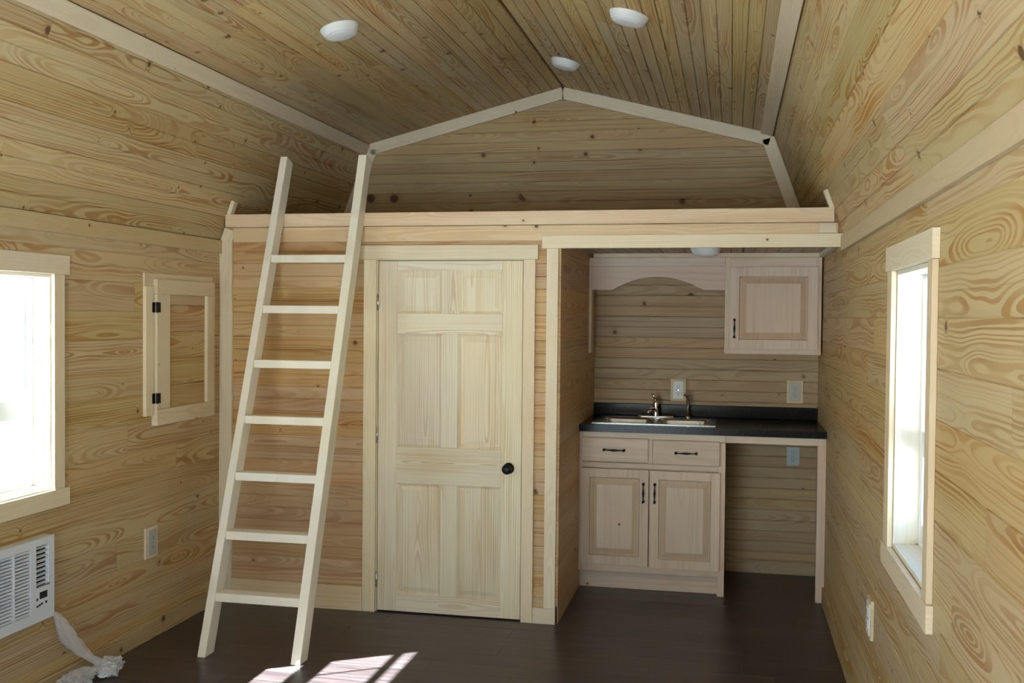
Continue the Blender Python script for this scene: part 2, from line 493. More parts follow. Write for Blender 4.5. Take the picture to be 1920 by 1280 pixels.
def side_wall(name, x_in, sgn, holes, mat, seed):
    """sgn=-1: left wall (outside is -x); +1: right wall"""
    bm = bmesh.new()
    for (p, q, u, v) in rects_minus(YR-0.1, YB+0.1, -0.12, ZE+0.05, holes):
        xs = sorted((x_in + sgn*TH, x_in + sgn*WT))
        bm_box(bm, (xs[0], p, u), (xs[1], q, v))
    w = from_bm(name, bm, M_sheath); w['kind'] = 'structure'
    if sgn < 0: clad(w, (x_in, YR, 0), (0, 1, 0), (0, 0, 1), YB-YR, ZE, mat, [(a-YR, b-YR, c, d) for a, b, c, d in holes], seed=seed, groove=(0.003, 0.003, 0.0016))
    else: clad(w, (x_in, YB, 0), (0, -1, 0), (0, 0, 1), YB-YR, ZE, mat, [(YB-b, YB-a, c, d) for a, b, c, d in holes], seed=seed, groove=(0.003, 0.003, 0.0016))
    return w
wall_left = side_wall('wall_left', 0.0, -1, LW, M_wall, 11)
wall_right = side_wall('wall_right', W, 1, RW, M_wallr, 12)

# ceiling: two steep lower slopes and two shallow upper slopes
e_l, k_l, r_c = V((0, 0, ZE)), V((KX, 0, KZ)), V((W/2, 0, RZ))
e_r, k_r = V((W, 0, ZE)), V((W-KX, 0, KZ))
bm = bmesh.new()
def slope_slab(p, q, out):
    n = out.normalized()
    t_ = (q-p).normalized()*0.03; p = p - t_; q = q + t_
    a, b = p + n*TH, q + n*TH; c, d = q + n*0.14, p + n*0.14
    lo = [bm.verts.new((t.x, YR-0.1, t.z)) for t in (a, b, c, d)]; hi = [bm.verts.new((t.x, YB+0.1, t.z)) for t in (a, b, c, d)]
    bm.faces.new(lo); bm.faces.new(hi)
    for i in range(4): bm.faces.new((lo[i], lo[(i+1) % 4], hi[(i+1) % 4], hi[i]))
def outn(p, q, s):
    d = (q-p).normalized(); n = V((-d.z, 0, d.x))*s; return n
slope_slab(e_l, k_l, outn(e_l, k_l, 1)); slope_slab(k_l, r_c, outn(k_l, r_c, 1))
slope_slab(e_r, k_r, outn(e_r, k_r, -1)); slope_slab(k_r, r_c, outn(k_r, r_c, -1))
ceiling = from_bm('ceiling', bm, M_sheath); ceiling['kind'] = 'structure'
LL = (k_l-e_l).length; UL = (r_c-k_l).length - 0.004
def shift(v, y): return (v.x, y, v.z)
clad(ceiling, shift(e_l, YR), (0, 1, 0), k_l-e_l, YB-YR, LL, M_ceil, seed=21)
clad(ceiling, shift(k_l, YR), (0, 1, 0), r_c-k_l, YB-YR, UL, M_ceil, seed=22, groove=(0.005, 0.006, 0.0055))
clad(ceiling, shift(e_r, YB), (0, -1, 0), k_r-e_r, YB-YR, LL, M_ceil, seed=23)
clad(ceiling, shift(k_r, YB), (0, -1, 0), r_c-k_r, YB-YR, UL, M_ceil, seed=24, groove=(0.005, 0.006, 0.0055))

# loft gable wall
def gx_lo(z): return KX*(z-ZE)/(KZ-ZE) if z < KZ else KX + (W/2-KX)*(z-KZ)/(RZ-KZ)
bm = bmesh.new(); bm_box(bm, (-0.1, YB+TH, 0), (W+0.1, YB+0.12, RZ+0.15))
wall_back = from_bm('wall_back', bm, M_sheath); wall_back['kind'] = 'structure'
GZ = 2.20
clad(wall_back, (0, YB, GZ), (1, 0, 0), (0, 0, 1), W, RZ-GZ-0.01, M_gable, lo=lambda y: max(0, gx_lo(y+GZ)), hi=lambda y: W-max(0, gx_lo(y+GZ)), joints=False, seed=31, groove=(0.004, 0.004, 0.004))

# partition with the door and the nook opening
DX0, DX1, DZ = 0.985, 1.852, 2.045
PX = 2.047
NZ = 2.150                       # nook ceiling
bm = bmesh.new()
for (p, q, u, v) in rects_minus(0.0, W, 0.0, 2.30, [(DX0, DX1, -1, DZ), (PX, W+1, -1, NZ)]):
    bm_box(bm, (p, TH, u), (q, 0.10, v))
wall_mid = from_bm('wall_partition', bm, M_sheath); wall_mid['kind'] = 'structure'
clad(wall_mid, (0, 0, 0), (1, 0, 0), (0, 0, 1), W, 2.30, M_part, [(DX0, DX1, -1, DZ), (PX, W+1, -1, NZ)], lo=lambda y: max(0, gx_lo(y)), hi=lambda y: W-max(0, gx_lo(y)), joints=False, seed=41, groove=(0.004, 0.004, 0.004))
# loft deck
bm = bmesh.new(); bm_box(bm, (0.0, 0.10, NZ+TH), (W, YB, 2.295))
deck = from_bm('floor_loft', bm, M_sheath); deck['kind'] = 'structure'
clad(deck, (PX, 0.0, NZ), (0, 1, 0), (1, 0, 0), YK, W-PX, M_nook, joints=False, seed=43, groove=(0.006, 0.007, 0.007))
# nook walls
bm = bmesh.new(); bm_box(bm, (PX-0.10, 0.10, 0), (PX-TH, YK+0.1, NZ+TH))
wn_l = from_bm('wall_nook_left', bm, M_sheath); wn_l['kind'] = 'structure'
clad(wn_l, (PX, YK, 0), (0, -1, 0), (0, 0, 1), YK-0.0, NZ, M_part, joints=False, seed=44)
bm = bmesh.new(); bm_box(bm, (PX-0.1, YK+TH, 0), (W, YK+0.12, NZ+TH))
wn_b = from_bm('wall_nook_back', bm, M_sheath); wn_b['kind'] = 'structure'
clad(wn_b, (PX, YK, 0), (1, 0, 0), (0, 0, 1), W-PX, NZ, M_nook, joints=False, seed=45, groove=(0.005, 0.005, 0.005))

# entrance wall behind the camera, with a wide doorway open to daylight
bm = bmesh.new()
for (p, q, u, v) in rects_minus(-0.1, W+0.1, -0.12, RZ+0.15, [RD]):
    bm_box(bm, (p, YR-0.12, u), (q, YR, v))
wall_rear = from_bm('wall_entrance', bm, M_trim); wall_rear['kind'] = 'structure'

# ------------------------------------------------------------------ trims of the setting
def strim(name, a, b, mat=M_trim, grain=None):
    o = board(name, a, b, mat, None, grain); o['kind'] = 'structure'; return o
T = 0.019
strim('trim_1', (0.0, YR, ZE-0.080), (T, -0.001, ZE-0.002), M_band)                       # eave band, left
strim('trim_2', (W-T, YR, ZE-0.080), (W, -0.042, ZE-0.002), M_band)                       # eave band, right
# knee boards
def knee(name, p, d, inward, wd):
    d = d.normalized(); c = p + d*(wd/2) + inward*0.010
    o = oboard(name, (c.x, (YR+YB)/2, c.z), (0, 1, 0), d, (YB-YR-0.002, wd, 0.018), M_trim); o['kind'] = 'structure'
    return o
knee('trim_3', k_l, e_l-k_l, -outn(e_l, k_l, 1), 0.085)
knee('trim_4', k_r, r_c-k_r, -outn(k_r, r_c, -1), 0.085)
# gable frame boards
def gboard(name, p, q, wd, inward, sc=0.0, ec=0.0):
    d = (q-p); L_ = d.length; d.normalize()
    c = (p+q)/2 + inward*(wd/2+0.001)
    o = oboard(name, (c.x, YB-0.012, c.z), d, V((d.z, 0, -d.x)), (L_-sc, wd, 0.022), M_trim); o['kind'] = 'structure'
gboard('trim_5', k_l, r_c, 0.085, -outn(k_l, r_c, 1), 0.02)
gboard('trim_6', k_r, r_c, 0.085, -outn(k_r, r_c, -1), 0.02)
low = 0.92
gboard('trim_7', k_l, e_l*0.85+k_l*0.15, 0.085, -outn(e_l, k_l, 1), 0.03)
gboard('trim_8', k_r, e_r*0.85+k_r*0.15, 0.085, -outn(e_r, k_r, -1), 0.03)
# partition trims
strim('trim_9', (0.001, -T, 0.0), (0.082, -0.0005, 2.150))
dsl = (k_l-e_l).normalized()
o = oboard('trim_10', V((0.055, -T/2-0.0005, 2.185)), dsl, (1, 0, 0), (0.085, 0.075, T-0.001), M_trim); o['kind'] = 'structure'
strim('trim_11', (0.082, -T, 0.0), (0.908, -0.0005, 0.142), M_beam)
strim('trim_12', (1.919, -0.020, 0.0), (2.049, -0.0005, 0.088))
strim('trim_13', (1.982, -T, 0.088), (2.048, -0.0005, 2.105))
strim('trim_14', (1.958, -0.036, 2.105), (W-0.002, -0.0005, 2.177))
# short offcuts of the slope boards above the loft edge
o = oboard('trim_15', V((3.484, -0.022, 2.357)), (k_r-e_r), (1, 0, 0), (0.10, 0.024, 0.045), M_trim); o['kind'] = 'structure'
o = oboard('trim_16', V((0.086, -0.022, 2.352)), (k_l-e_l), (1, 0, 0), (0.085, 0.024, 0.045), M_trim); o['kind'] = 'structure'
o = oboard('white_sliver', V((3.398, 0.12, 2.64)), (k_r-e_r), (0, 1, 0), (0.17, 0.030, 0.008), M_white); o['kind'] = 'structure'  # thin white sliver lying on the right slope inside the loft
strim('trim_18', (W-0.03, 0.0, NZ-0.028), (W, YK, NZ-0.001), M_trim)
# baseboards
def bb(name, a, b, mat=M_wall):
    o = board(name, a, b, mat); o['kind'] = 'structure'; return o
bb('baseboard_left', (0.0, YR, 0.0), (0.012, -T-0.001, 0.09))
bb('baseboard_right', (W-0.014, YR, 0.0), (W, FY-0.002, 0.10), M_wallr)
bb('baseboard_nook_left', (PX, 0.0, 0.0), (PX+0.012, FY+0.12, 0.10), M_part)
bb('baseboard_nook_back', (2.975, YK-0.012, 0.0), (W, YK, 0.088), M_nook)

# loft edge beam
bt = thing('loft_beam', 'long pale pine board capping the edge of the loft above the door', 'beam', (0.05, -0.02, 2.31))
board('cap_board', (0.052, -0.045, 2.236), (W-0.052, -0.0005, 2.312), M_beam, bt)
board('lower_board', (0.092, -0.024, 2.148), (W-0.030, -0.0005, 2.234), M_beam, bt)
board('end_block', (3.44, -0.034, 2.179), (3.525, -0.0245, 2.232), M_trim, bt, grain='x')

# ------------------------------------------------------------------ windows
def window(name, x_in, sgn, y0, y1, z0, z1, muntin=None, cf=0.07):
    wroot = thing(name, None, None, (x_in, (y0+y1)/2, z0), kind='structure')
    s = sgn
    cw = 0.066; ct = 0.019
    def B(n, ya, yb, za, zb, xa, xb, mat, grain=None, par=wroot, bev=0.0015):
        return board(n, (x_in+s*xa, ya, za), (x_in+s*xb, yb, zb), mat, par, grain, bev)
    # casing (towards the room is -s)
    B('casing', y1-0.004, y1+cf, z0+0.0, z1, -ct, -0.0005, M_trim)
    B('casing', y0-cw, y0+0.004, z0+0.0, z1, -ct, -0.0005, M_trim)
    B('casing', y0-0.08, y1+cf+0.032, z1+0.0005, z1+0.088, -ct-0.003, -0.0005, M_trim)
    B('casing', y0-0.08, y1+cf+0.032, z0-0.082, z0-0.0005, -ct-0.003, -0.0005, M_trim)
    # jamb boards lining the opening
    B('jamb', y1-0.012, y1, z0, z1, 0.0005, WT+0.02, M_ladder, 'z')
    B('jamb', y0, y0+0.012, z0, z1, 0.0005, WT+0.02, M_ladder, 'z')
    B('jamb', y0+0.012, y1-0.012, z1-0.016, z1, 0.0005, WT+0.02, M_ladder, 'y')
    B('sill', y0+0.012, y1-0.012, z0, z0+0.016, 0.0005, WT+0.02, M_ladder, 'y')
    a0, a1, b0, b1 = y0+0.012, y1-0.012, z0+0.016, z1-0.016
    # vinyl frame
    bm = bmesh.new()
    X0, X1 = sorted((x_in+s*0.085, x_in+s*0.135))
    fw = 0.014
    for (p, q, u, v) in ((a0, a0+fw, b0, b1), (a1-fw, a1, b0, b1), (a0+fw, a1-fw, b0, b0+fw), (a0+fw, a1-fw, b1-fw, b1)):
        bm_box(bm, (X0, p, u), (X1, q, v), 0.002)
    from_bm('window_frame', bm, M_vinyl, wroot, Matrix())
    def sash(za, zb, xoff, rail_lo, rail_hi):
        bm = bmesh.new(); A0, A1 = sorted((x_in+s*xoff, x_in+s*(xoff+0.022))); st = 0.022
        for (p, q, u, v) in ((a0+fw, a0+fw+st, za, zb), (a1-fw-st, a1-fw, za, zb), (a0+fw+st, a1-fw-st, za, za+rail_lo), (a0+fw+st, a1-fw-st, zb-rail_hi, zb)):
            bm_box(bm, (A0, p, u), (A1, q, v), 0.002)
        o = from_bm('sash', bm, M_vinyl, wroot, Matrix())
        bm = bmesh.new(); xm = x_in+s*(xoff+0.011)
        bm_box(bm, (xm-0.002, a0+fw+st, za+rail_lo), (xm+0.002, a1-fw-st, zb-rail_hi))
        from_bm('glass_pane', bm, M_glass, o, Matrix())
        return o
    lo_s = sash(b0+fw, 1.335, 0.088, 0.062, 0.088)
    up_s = sash(1.349, b1-fw, 0.112, 0.050, 0.020)
    board('muntin', (x_in+s*0.116, a0+fw+0.022, 1.718), (x_in+s*0.130, a1-fw-0.022, 1.765), M_vinyl, up_s)
    if muntin: board('muntin', (x_in+s*0.117, muntin-0.006, 1.40), (x_in+s*0.129, muntin+0.006, 1.718), M_vinyl, up_s)
    return wroot
window('window_1', 0.0, -1, WY0, WY1, WZ0, WZ1, muntin=-1.88)
window('window_2', W, 1, VY0, VY1, 0.915, 1.90, cf=0.095)
window('unseen_window_3', 0.0, -1, -5.6, -4.68, WZ0, WZ1)  # unseen, added on the left as a guessed source of daylight
window('unseen_window_4', W, 1, -5.6, -4.65, 0.915, 1.90)  # its unseen counterpart on the right, likewise added for daylight

# ------------------------------------------------------------------ interior door
d1 = thing('door_1', 'pale six-panel pine door with a black knob, under the loft', None, (DX0+0.43, 0.0, 0.0), kind='structure')
board('casing', (0.909, -T, 0.0), (0.986, -0.0005, DZ), M_trim, d1)
board('casing', (1.851, -T, 0.0), (1.918, -0.0005, DZ), M_trim, d1)
board('casing', (0.884, -T-0.004, DZ+0.0005), (1.933, -0.0005, 2.127), M_trim, d1)
board('jamb', (0.985, 0.0, 0.0), (0.9905, 0.10, DZ), M_trim, d1)
board('jamb', (1.8475, 0.0, 0.0), (1.852, 0.10, DZ), M_trim, d1)
board('jamb', (0.9905, 0.0, 2.0415), (1.8475, 0.10, DZ), M_trim, d1, 'x')
board('door_stop', (0.9905, 0.045, 0.0), (1.8475, 0.06, 2.0415), M_sheath, d1, 'z')
leafx0, leafx1, fz0, fz1 = 0.9935, 1.8445, 0.008, 2.038
y_f, y_b = 0.004, 0.039
xs = [leafx0, 1.106, 1.372, 1.470, 1.728, leafx1]
zs = [fz0, 0.108, 0.755, 0.968, 1.620, 1.737, 1.985, fz1]
board('stile', (xs[0], y_f, fz0), (xs[1], y_b, fz1), M_door, d1, 'z')
board('stile', (xs[4], y_f, fz0), (xs[5], y_b, fz1), M_door, d1, 'z')
for a, b in ((0, 1), (2, 3), (4, 5), (6, 7)):
    board('rail', (xs[1]+0.0003, y_f, zs[a]), (xs[4]-0.0003, y_b, zs[b]), M_door, d1, 'x')
for a, b in ((1, 2), (3, 4), (5, 6)):
    board('mullion', (xs[2], y_f, zs[a]+0.0003), (xs[3], y_b, zs[b]-0.0003), M_door, d1, 'z')
def raised_panel(name, x0, x1, z0, z1, yf, depth, mould, field, mat, parent, back=0.02, grain='z', rise=0.003, bevel_mat=None):
    """panel with sloping border; front is -y. local frame: X along the grain"""
    if grain == 'z': m = frame(((x0+x1)/2, yf, (z0+z1)/2), (0, 0, 1), (1, 0, 0))
    else: m = frame(((x0+x1)/2, yf, (z0+z1)/2), (1, 0, 0), (0, 0, -1))
    hw, hh = (x1-x0)/2, (z1-z0)/2
    A, B_ = (hh, hw) if grain == 'z' else (hw, hh)
    # local z = X cross Y : for 'z': z x x = +y (into wall); for 'x': x cross -z = +y
    levels = [(0.0, 0.0), (mould*0.45, depth*0.35), (mould, depth), (mould+0.004, depth), (mould+field, rise), (mould+field+0.0015, rise)]
    bm = bmesh.new(); rings = []
    for ins, d in levels:
        rings.append([bm.verts.new((sx*(A-ins), sy*(B_-ins), d)) for sx, sy in ((-1, -1), (1, -1), (1, 1), (-1, 1))])
    for R0, R1 in zip(rings, rings[1:]):
        for i in range(4): bm.faces.new((R0[i], R0[(i+1) % 4], R1[(i+1) % 4], R1[i]))
    bm.faces.new(rings[-1])
    bk = [bm.verts.new((sx*A, sy*B_, back)) for sx, sy in ((-1, -1), (1, -1), (1, 1), (-1, 1))]
    for i in range(4): bm.faces.new((rings[0][i], rings[0][(i+1) % 4], bk[(i+1) % 4], bk[i]))
    bm.faces.new(bk)
    if bevel_mat:
        for f in bm.faces:
            d = sum(v.co.z for v in f.verts)/4
            if max(v.co.z for v in f.verts)-min(v.co.z for v in f.verts) > 0.003 and d < 0.0118: f.material_index = 1
    o = from_bm(name, bm, mat, parent, m)
    if bevel_mat: o.data.materials.append(bevel_mat)
    return o
for a, b in ((1, 2), (3, 4), (5, 6)):
    for c, d in ((1, 2), (3, 4)):
        raised_panel('raised_panel', xs[c], xs[d], zs[a], zs[b], y_f+0.0005, 0.012, 0.014, 0.030, M_door, d1)
for hz in (1.80, 1.03, 0.19):
    tube('hinge', [(0.9912, -0.004, hz-0.045), (0.9912, -0.004, hz+0.045)], 0.0055, M_steel, d1, 10, Matrix())
kn = lathe('door_knob', [(0, 0), (0.031, 0), (0.032, 0.004), (0.028, 0.009), (0.012, 0.011), (0.011, 0.030), (0.020, 0.036), (0.0275, 0.046), (0.0285, 0.056), (0.024, 0.066), (0.012, 0.071), (0, 0.072)],
           M_iron, d1, frame((1.772, y_f, 0.866), (1, 0, 0), (0, 0, 1)), 28)
kn['label'] = 'round black door knob'

# ------------------------------------------------------------------ ladder
ld = thing('loft_ladder', 'pale unfinished pine ladder leaning on the loft edge left of the door', 'ladder', (0.66, -0.94, 0.0))
tdir = V((0, 0.347, 0.938)).normalized(); ndir = V((0, -0.938, 0.347)).normalized()
def stile(xb, xt, w):
    # front edge line starts at y=-.985 z=0, depth .088 behind; foot cut level on the floor
    L_ = 2.70/tdir.z
    bm = bmesh.new()
    dx = (xt-xb)/2.63*2.70
    h = 0.088
    X = V((dx, tdir.y*L_, 2.70)).normalized(); Y = -ndir; Z = X.cross(Y)
    base = V((xb+w/2, -0.985, 0.0))
    m = frame(base, X, Y); mi = m.inverted()
    top = 2.652
    pts = []
    for side in (-w/2, w/2):
        for (yy, zz) in ((0, 0), (0.094, 0)):                     # foot on the floor
            pts.append(V((xb+w/2+side, -0.985+yy, zz)))
        k = top/2.70
        f = base + V((dx*k+side, (tdir.y*L_)*k, top)); bk = f + Y*h + V((0, 0, 0.0))
        pts += [f, bk]
    vs = [bm.verts.new(mi @ p) for p in pts]
    F = ((0, 1, 3, 2), (4, 5, 7, 6), (0, 1, 5, 4), (2, 3, 7, 6), (0, 2, 6, 4), (1, 3, 7, 5))
    for f in F: bm.faces.new([vs[i] for i in f])
    bmesh.ops.recalc_face_normals(bm, faces=bm.faces)
    bmesh.ops.bevel(bm, geom=list(bm.edges), offset=0.002, segments=1, affect='EDGES')
    return from_bm('stile', bm, M_ladder, ld, m)
stile(0.391, 0.383, 0.043); stile(0.893, 0.868, 0.050)
for zt, xl, xr in ((2.062, 0.424, 0.875), (1.774, 0.425, 0.878), (1.474, 0.427, 0.881), (1.177, 0.428, 0.884), (0.886, 0.430, 0.886), (0.594, 0.431, 0.888), (0.298, 0.433, 0.891)):
    yfr = -0.985 + zt*0.347/0.938
    hh = 0.044
    board('rung', (xl, yfr+0.001, zt-hh), (xr, yfr+0.080, zt), M_ladder, ld, 'x', 0.002)

# ------------------------------------------------------------------ hinged wooden cover on the left wall
ep = thing('wall_access_door', 'small hinged pine cover with two black hinges on the left wall', 'cabinet door', (0.0, -0.45, 1.13))
board('hinge_strip', (0.0, -0.840, 1.185), (0.020, -0.765, 1.865), M_trim, ep, 'z')
board('backing', (0.0, -0.842, 1.866), (0.012, -0.120, 1.935), M_trim, ep, 'y')
zz = 1.19
for k in range(5):
    z2 = min(zz+0.145, 1.85)
    board('panel_plank', (0.0, -0.625, zz+0.001), (0.016, -0.215, z2-0.001), M_wall, ep, 'y'); zz = z2
board('stile', (0.0, -0.757, 1.215), (0.034, -0.628, 1.825), M_trim, ep, 'z')
board('stile', (0.0, -0.222, 1.215), (0.034, -0.135, 1.825), M_trim, ep, 'z')
board('rail', (0.0, -0.757, 1.826), (0.034, -0.135, 1.905), M_trim, ep, 'y')
board('rail', (0.0, -0.757, 1.130), (0.034, -0.135, 1.214), M_trim, ep, 'y')
for z in (1.755, 1.275):
    bm = bmesh.new()
    bm_box(bm, (0.021, -0.785, z-0.027), (0.0245, -0.762, z+0.027), 0.0008)
    bm_box(bm, (0.035, -0.757, z-0.027), (0.0375, -0.728, z+0.027), 0.0008)
    bm_tube(bm, [(0.034, -0.7600, z-0.028), (0.034, -0.7600, z+0.028)], 0.006, 10)
    h = from_bm('hinge', bm, M_iron, ep, Matrix()); h['label'] = 'black butt hinge'

# ------------------------------------------------------------------ air conditioner
AY0, AY1, AZ0, AZ1 = -2.20, -1.635, 0.372, 0.735
ac = thing('air_conditioner', 'white window air conditioner set through the left wall below the window', 'air conditioner', (0.0, -1.9, AZ0))
AX = 0.052
bm = bmesh.new()
def fbx(ya, yb, za, zb, xa=0.0, xb=AX, bev=0.003): bm_box(bm, (xa, ya, za), (xb, yb, zb), bev)
gy0, gy1, gz0, gz1 = AY0+0.03, -1.795, AZ0+0.045, AZ1-0.035     # intake grille
vy0, vy1, vz0, vz1 = -1.758, -1.672, AZ0+0.150, AZ1-0.030       # outlet vent
for (p, q, u, v) in rects_minus(AY0, AY1, AZ0, AZ1, [(gy0, gy1, gz0, gz1), (vy0, vy1, vz0, vz1)]):
    fbx(p, q, u, v, 0.0, AX, 0)
bmesh.ops.remove_doubles(bm, verts=bm.verts, dist=0.0001)
from_bm('front_panel', bm, M_acw, ac, Matrix())
board('cavity_back', (0.003, gy0, gz0), (0.034, gy1, gz1), plain('grey_recess', (0.30, 0.32, 0.38), 0.7), ac)
board('cavity_back', (0.003, vy0, vz0), (0.034, vy1, vz1), M_dark, ac)
n = 19
for k in range(n):
    z = gz0 + (k+0.5)*(gz1-gz0)/n
    board('louver', (0.035, gy0, z-0.0044), (0.050, gy1, z+0.0044), M_acw, ac, 'y', 0.0008)
board('grille_bar', (0.035, -1.905, gz0), (0.0515, -1.893, gz1), M_acw, ac)
board('grille_bar', (0.035, -2.05, gz0), (0.0515, -2.038, gz1), M_acw, ac)
for k in range(9):
    z = vz0 + 0.004 + (k+0.5)*(vz1-vz0-0.004)/9
    oboard('vent_blade', (0.043, (vy0+vy1)/2, z), (0, 1, 0), (0.8, 0, -0.30), (vy1-vy0, 0.014, 0.004), M_acw, ac, 0.0005)
board('display', (AX, -1.736, AZ0+0.098), (AX+0.0015, -1.685, AZ0+0.128), M_dark, ac)
board('button', (AX, -1.757, AZ0+0.095), (AX+0.0015, -1.747, AZ0+0.106), M_dark, ac)
for k in range(3): board('button', (AX, -1.757+k*0.015, AZ0+0.066+0.003*k), (AX+0.0015, -1.745+k*0.015, AZ0+0.074+0.003*k), M_dark, ac)
board('button', (AX, -1.698, AZ0+0.072), (AX+0.0015, -1.686, AZ0+0.082), M_dark, ac)
board('emblem', (AX, -1.690, AZ0+0.150), (AX+0.0015, -1.668, AZ0+0.158), plain('grey_print', (0.12, 0.12, 0.13), 0.5), ac)

# ------------------------------------------------------------------ plastic sleeve with the coiled cord
def crumple_sleeve():
    bm = bmesh.new(); rr = random.Random(5)
    path = [V((0.050, -1.632, 0.385)), V((0.050, -1.590, 0.325)), V((0.050, -1.530, 0.245)), V((0.055, -1.460, 0.165)), V((0.070, -1.400, 0.110)), V((0.095, -1.360, 0.075))]
    rad = [0.008, 0.030, 0.042, 0.034, 0.018, 0.024]
    segs = 18; rings = []
    N = 24
    for i in range(N+1):
        t = i/N*(len(path)-1); k = min(int(t), len(path)-2); f = t-k
        p = path[k].lerp(path[k+1], f); r = rad[k]*(1-f)+rad[k+1]*f
        ring = []
        for s in range(segs):
            a = 2*math.pi*s/segs
            rr_ = r*(1+0.30*math.sin(5*a+i*0.5)+0.12*rr.uniform(-1, 1))
            q = p + V((max(-0.6, math.cos(a))*rr_*0.35, math.sin(a)*rr_*0.9, math.sin(a)*rr_*0.35))
            q.x = max(q.x, 0.016); q.z = max(q.z, 0.004)
            ring.append(bm.verts.new(q))
        rings.append(ring)
    for A, B in zip(rings, rings[1:]):
        for s in range(segs): bm.faces.new((A[s], A[(s+1) % segs], B[(s+1) % segs], B[s]))
    return bm
pb = thing('plastic_bag', 'crumpled clear plastic bag with cord hanging beside the air conditioner', 'plastic bag', (0.15, -1.38, 0.0))
from_bm('sleeve', crumple_sleeve(), M_film, pb, Matrix(), smooth=True)
from mathutils import noise as mnoise
def crumple(c, s, seed, sub=4):
    bm = bmesh.new()
    bmesh.ops.create_icosphere(bm, subdivisions=sub, radius=1.0)
    off = V((seed*3.1, seed*1.7, 0))
    for v in bm.verts:
        n_ = v.co.copy()
        d = 0.72 + 0.55*abs(mnoise.noise(n_*1.6+off)) + 0.40*abs(mnoise.noise(n_*3.7+off)) + 0.16*mnoise.noise(n_*8+off)
        v.co = V((c[0]+n_.x*s[0]*d, c[1]+n_.y*s[1]*d, c[2]+n_.z*s[2]*d))
        v.co.x = max(v.co.x, 0.018); v.co.z = max(v.co.z, 0.003)
    return bm
from_bm('bag', crumple((0.120, -1.325, 0.046), (0.055, 0.085, 0.045), 4), M_film, pb, Matrix())
from_bm('bag', crumple((0.075, -1.505, 0.040), (0.060, 0.120, 0.040), 9), M_film, pb, Matrix())
pts = []
for i in range(90):
    a = i*0.42
    pts.append((0.118+0.034*math.cos(a), -1.335+0.050*math.sin(a), 0.012+0.040*i/90+0.004*math.sin(a*2.3)))
tube('cord', pts, 0.0045, M_white, pb, 8, Matrix())

# ------------------------------------------------------------------ outlets
def outlet(label, c, X, N, w, h, cover=None, tstyle='duplex', wood_box=False, grp=None):
    """c centre on the wall, X horizontal along the wall, N into the room"""
    X = V(X); N = V(N); c = V(c); Zv = V((0, 0, 1))
    t = thing('outlet', label, 'outlet', c, grp)
    def ob(name, cx, cz, dims, off, mat, par=t, bev=0.001):
        return oboard(name, c + X*cx + Zv*cz + N*(off+dims[2]/2), X, Zv if X.cross(Zv).dot(N) > 0 else -Zv, dims, mat, par, bev)
    if wood_box: ob('mounting_block', 0, 0, (w*1.45, h*1.25, 0.012), 0.0, M_trim); off = 0.012
    else: off = 0.0
    pl = ob('cover_plate', 0, 0, (w, h, 0.005), off, cover or M_almond, bev=0.002)
    for s in (-1, 1):
        ob('socket', 0, s*h*0.20, (w*0.46, h*0.26, 0.003), off+0.005, cover or M_almond)
        for q in (-1, 1): ob('slot', q*w*0.09, s*h*0.20+0.003, (0.0025, h*0.075, 0.0008), off+0.008, M_dark, bev=0)
        ob('slot', 0, s*h*0.20-h*0.07, (0.005, 0.005, 0.0008), off+0.008, M_dark, bev=0)
    ob('screw', 0, 0, (0.006, 0.006, 0.001), off+0.005, M_steel, bev=0)
    return t
outlet('grey outlet above the counter, just right of the faucet', (2.643, YK, 1.230), (1, 0, 0), (0, -1, 0), 0.072, 0.122, M_almond, wood_box=True)
outlet('grey outlet above the right end of the black counter, near the window wall', (3.417, YK, 1.235), (1, 0, 0), (0, -1, 0), 0.074, 0.122, M_almond, wood_box=True)
outlet('bluish grey outlet below the counter, above the open appliance space', (3.412, YK, 0.801), (1, 0, 0), (0, -1, 0), 0.085, 0.125, plain('blue_grey_plate', (0.50, 0.58, 0.60), 0.35))
outlet('pale outlet low on the left wall, between the air conditioner and the ladder', (0.0, -0.770, 0.515), (0, 1, 0), (1, 0, 0), 0.080, 0.130, plain('grey_plate', (0.50, 0.50, 0.47), 0.35), wood_box=True)
outlet('white outlet low on the right wall below the window', (W, -1.335, 0.520), (0, -1, 0), (-1, 0, 0), 0.078, 0.128, M_white, wood_box=True)

# ------------------------------------------------------------------ ceiling lights
def disc_light(label, c, N, r, grp='white disc lights on the sloped ceiling'):
    N = V(N).normalized()
    t = thing('ceiling_light', label, 'ceiling light', c, grp)
    X = N.orthogonal().normalized()
    m = frame(c, X, N.cross(X))
    lathe('rim', [(0, 0.0), (r, 0.0), (r, 0.004), (r*0.98, 0.010), (r*0.80, 0.040), (r*0.76, 0.042), (r*0.74, 0.040)], M_white, t, m, 40)
    lathe('lens', [(r*0.745, 0.036), (r*0.745, 0.041), (r*0.6, 0.046), (r*0.3, 0.049), (0, 0.050)], M_dome, t, m, 40)
    return t
nL, nR = -outn(k_l, r_c, 1), -outn(k_r, r_c, -1)
def on_roof(x, y):
    z = KZ + (RZ-KZ)*((x-KX) if x < W/2 else (W-KX-x))/(W/2-KX)
    return V((x, y, z))
disc_light('white disc light on the left half of the ceiling', on_roof(1.020, -0.70), nL, 0.100)
disc_light('white disc light on the right half of the ceiling, the nearer and larger one', on_roof(2.485, -0.62), nR, 0.100)
disc_light('white disc light right of the ridge above the loft edge', on_roof(1.945, 0.80), nR, 0.095)
disc_light('small white disc light on the kitchen nook ceiling above the sink', V((2.835, 0.72, NZ)), (0, 0, -1), 0.092, None)

